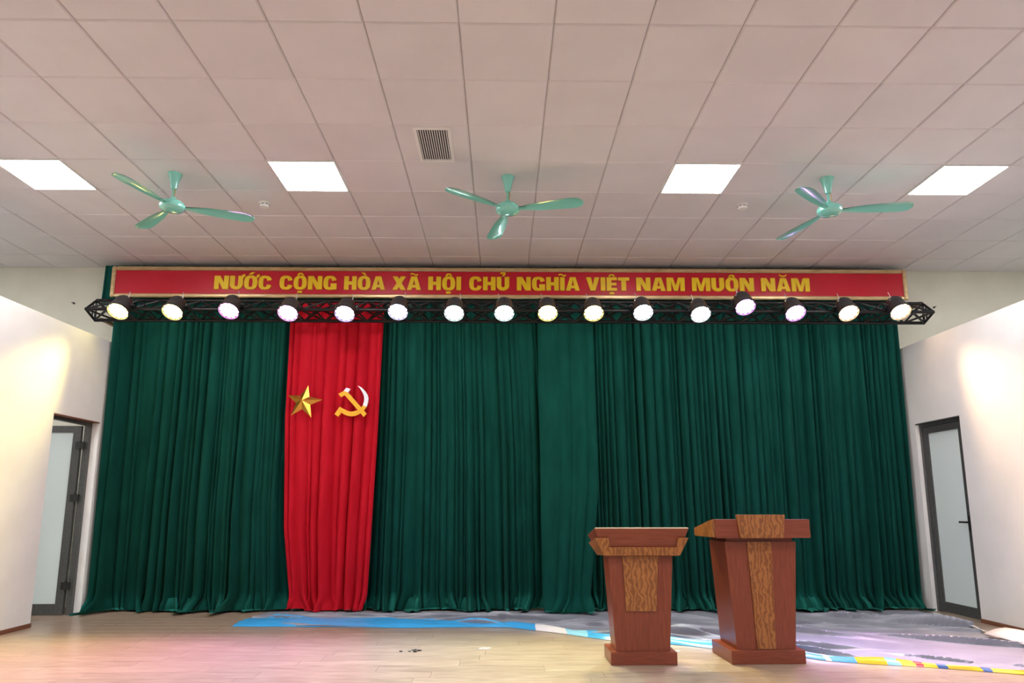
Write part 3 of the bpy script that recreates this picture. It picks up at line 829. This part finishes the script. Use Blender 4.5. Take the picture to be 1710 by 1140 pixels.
# folded-over front edge showing the print
def print_mat():
    m = mat('printed_vinyl', rough=0.3, spec=0.5)
    nt, N, L, p = nodes(m)
    tc = N.new('ShaderNodeTexCoord'); sx = N.new('ShaderNodeSeparateXYZ'); L.new(tc.outputs['Object'], sx.inputs[0])
    nz = N.new('ShaderNodeTexNoise'); nz.inputs['Scale'].default_value = 6; L.new(tc.outputs['Object'], nz.inputs['Vector'])
    ma = N.new('ShaderNodeMath'); ma.operation = 'MULTIPLY_ADD'; ma.inputs[1].default_value = 0.06
    L.new(nz.outputs['Fac'], ma.inputs[0]); L.new(sx.outputs['X'], ma.inputs[2])
    mr = N.new('ShaderNodeMapRange'); mr.inputs['From Min'].default_value = -2.7; mr.inputs['From Max'].default_value = 4.6
    L.new(ma.outputs[0], mr.inputs[0])
    cr = N.new('ShaderNodeValToRGB'); cr.color_ramp.interpolation = 'CONSTANT'
    blue, pale, wht = (0.05, 0.36, 0.74), (0.28, 0.62, 0.85), (0.75, 0.72, 0.74)
    yel, red, navy = (0.72, 0.52, 0.02), (0.62, 0.03, 0.05), (0.05, 0.12, 0.32)
    stops = [(-2.7, blue), (0.30, wht), (0.60, pale), (0.75, blue), (2.05, pale), (2.20, (0.10, 0.38, 0.62)), (2.47, wht), (2.50, (0.10, 0.38, 0.62)), (2.68, yel), (2.86, pale), (2.95, yel), (3.05, red), (3.09, yel), (3.20, navy), (3.24, yel), (3.45, navy), (3.49, yel), (3.70, pale), (3.74, red), (4.0, yel)]
    el = cr.color_ramp.elements
    for i, (x, c) in enumerate(stops):
        pos = (x + 0.03 + 2.7)/7.3
        e = el[i] if i < 2 else el.new(pos)
        e.position = pos if i else 0.0; e.color = (*c, 1)
    L.new(mr.outputs[0], cr.inputs[0]); L.new(cr.outputs[0], p.inputs['Base Color'])
    return m
M['print'] = print_mat()
WD = [(-2.7, 0.45), (-1.3, 0.52), (-0.6, 0.34), (0.0, 0.10), (0.15, 0.24), (0.5, 0.22), (1.2, 0.20), (1.75, 0.26), (2.2, 0.17), (2.6, 0.13), (3.0, 0.13), (3.3, 0.08), (4.6, 0.07)]
rows = []
n = 260
for j in range(11):
    tv = j/10; r_ = []
    for i in range(n + 1):
        x = -2.66 + 7.12*i/n
        w_ = lerp_tab(WD, x)
        hh = min(0.034, 0.014 + w_*0.11)*(0.75 + 0.25*math.sin(5.1*x) + 0.15*math.sin(13*x + 2))
        yy = front(x) - 0.012 + tv*w_ + 0.008*math.sin(11*x)*math.sin(math.pi*tv)
        z = 0.003 + hh*max(0.0, math.sin(math.pi*min(1, tv*1.06)))**0.6 + 0.007*math.sin(23*tv + 3*x)*math.sin(math.pi*tv)
        z = max(z, sheet_h(x, yy)*min(1, tv*3)*0.95 + 0.003) + 0.004*math.sin(math.pi*tv)
        r_.append((x, yy, max(z, 0.002)))
    rows.append(r_)
e = MB().grid(rows).build('printed_edge', M['print'], sh, True); e['label'] = 'folded-over bright blue, yellow and red printed edge'
# torn white strips and a lifted corner beside the right wall
def ribbon(name, pts, lab, lift=None):
    rows = []
    for (xa, ya, za), (xb, yb, zb) in pts: rows.append([(xa + (xb - xa)*k/4, ya + (yb - ya)*k/4, za + (zb - za)*k/4 + 0.006*math.sin(math.pi*k/4)) for k in range(5)])
    o = MB().grid(rows).build(name, M['paper'], None, True)
    md = o.modifiers.new('thick', 'SOLIDIFY'); md.thickness = 0.0015
    return tag(o, lab, 'paper')
ribbon('paper_strip', [((4.70, 7.62, 0.03), (4.80, 7.60, 0.012)), ((4.63, 7.42, 0.03), (4.72, 7.44, 0.012)), ((4.55, 7.12, 0.03), (4.64, 7.16, 0.014)), ((4.46, 6.80, 0.035), (4.52, 6.83, 0.016)), ((4.43, 6.62, 0.035), (4.46, 6.64, 0.016))], 'torn white paper strip along the edge of the grey sheet by the right door')
ribbon('paper_scrap', [((4.70, 8.02, 0.02), (4.80, 7.99, 0.008)), ((4.70, 7.93, 0.025), (4.78, 7.91, 0.008)), ((4.72, 7.86, 0.02), (4.77, 7.85, 0.008))], 'small white scrap at the foot of the right door frame')
ribbon('paper_sheet', [((4.36, 6.62, 0.035), (4.33, 6.05, 0.04)), ((4.47, 6.62, 0.075), (4.46, 6.05, 0.08)), ((4.58, 6.64, 0.085), (4.58, 6.05, 0.10)), ((4.70, 6.66, 0.05), (4.72, 6.05, 0.06)), ((4.80, 6.68, 0.012), (4.84, 6.05, 0.012))], 'white sheet of paper bulging up beside the right wall')
# litter on the boards
rl = random.Random(5)
for k in range(6):
    x, y = -0.75 + rl.uniform(-0.08, 0.08), 6.08 + rl.uniform(-0.05, 0.05)
    r_ = rl.uniform(0.008, 0.02); a = rl.uniform(0, 3)
    m = MB().prism([(x + r_*math.cos(a), y + r_*math.sin(a)), (x + r_*math.cos(a + 2), y + r_*math.sin(a + 2)*0.6), (x + 1.4*r_*math.cos(a + 3.6), y + r_*math.sin(a + 3.6)), (x + r_*math.cos(a + 5), y + r_*math.sin(a + 5))], 0.0, 0.008, 'z')
    tag(m.build('floor_crumb', M['dark'] if k % 3 else M['alu']), 'dark crumb of litter on the bare wooden floor', 'litter', 'dark crumbs of litter on the floor')
for x, y, lab in ((-0.15, 6.17, 'thin white scrap on the open wooden floor'), (1.40, 6.02, 'white scrap on the floor just right of the shorter lectern')):
    m = MB().prism([(x - 0.05, y - 0.012), (x + 0.04, y - 0.016), (x + 0.06, y + 0.014), (x - 0.02, y + 0.02)], 0.0, 0.006, 'z')
    tag(m.build('paper_scrap', M['paper']), lab, 'paper')
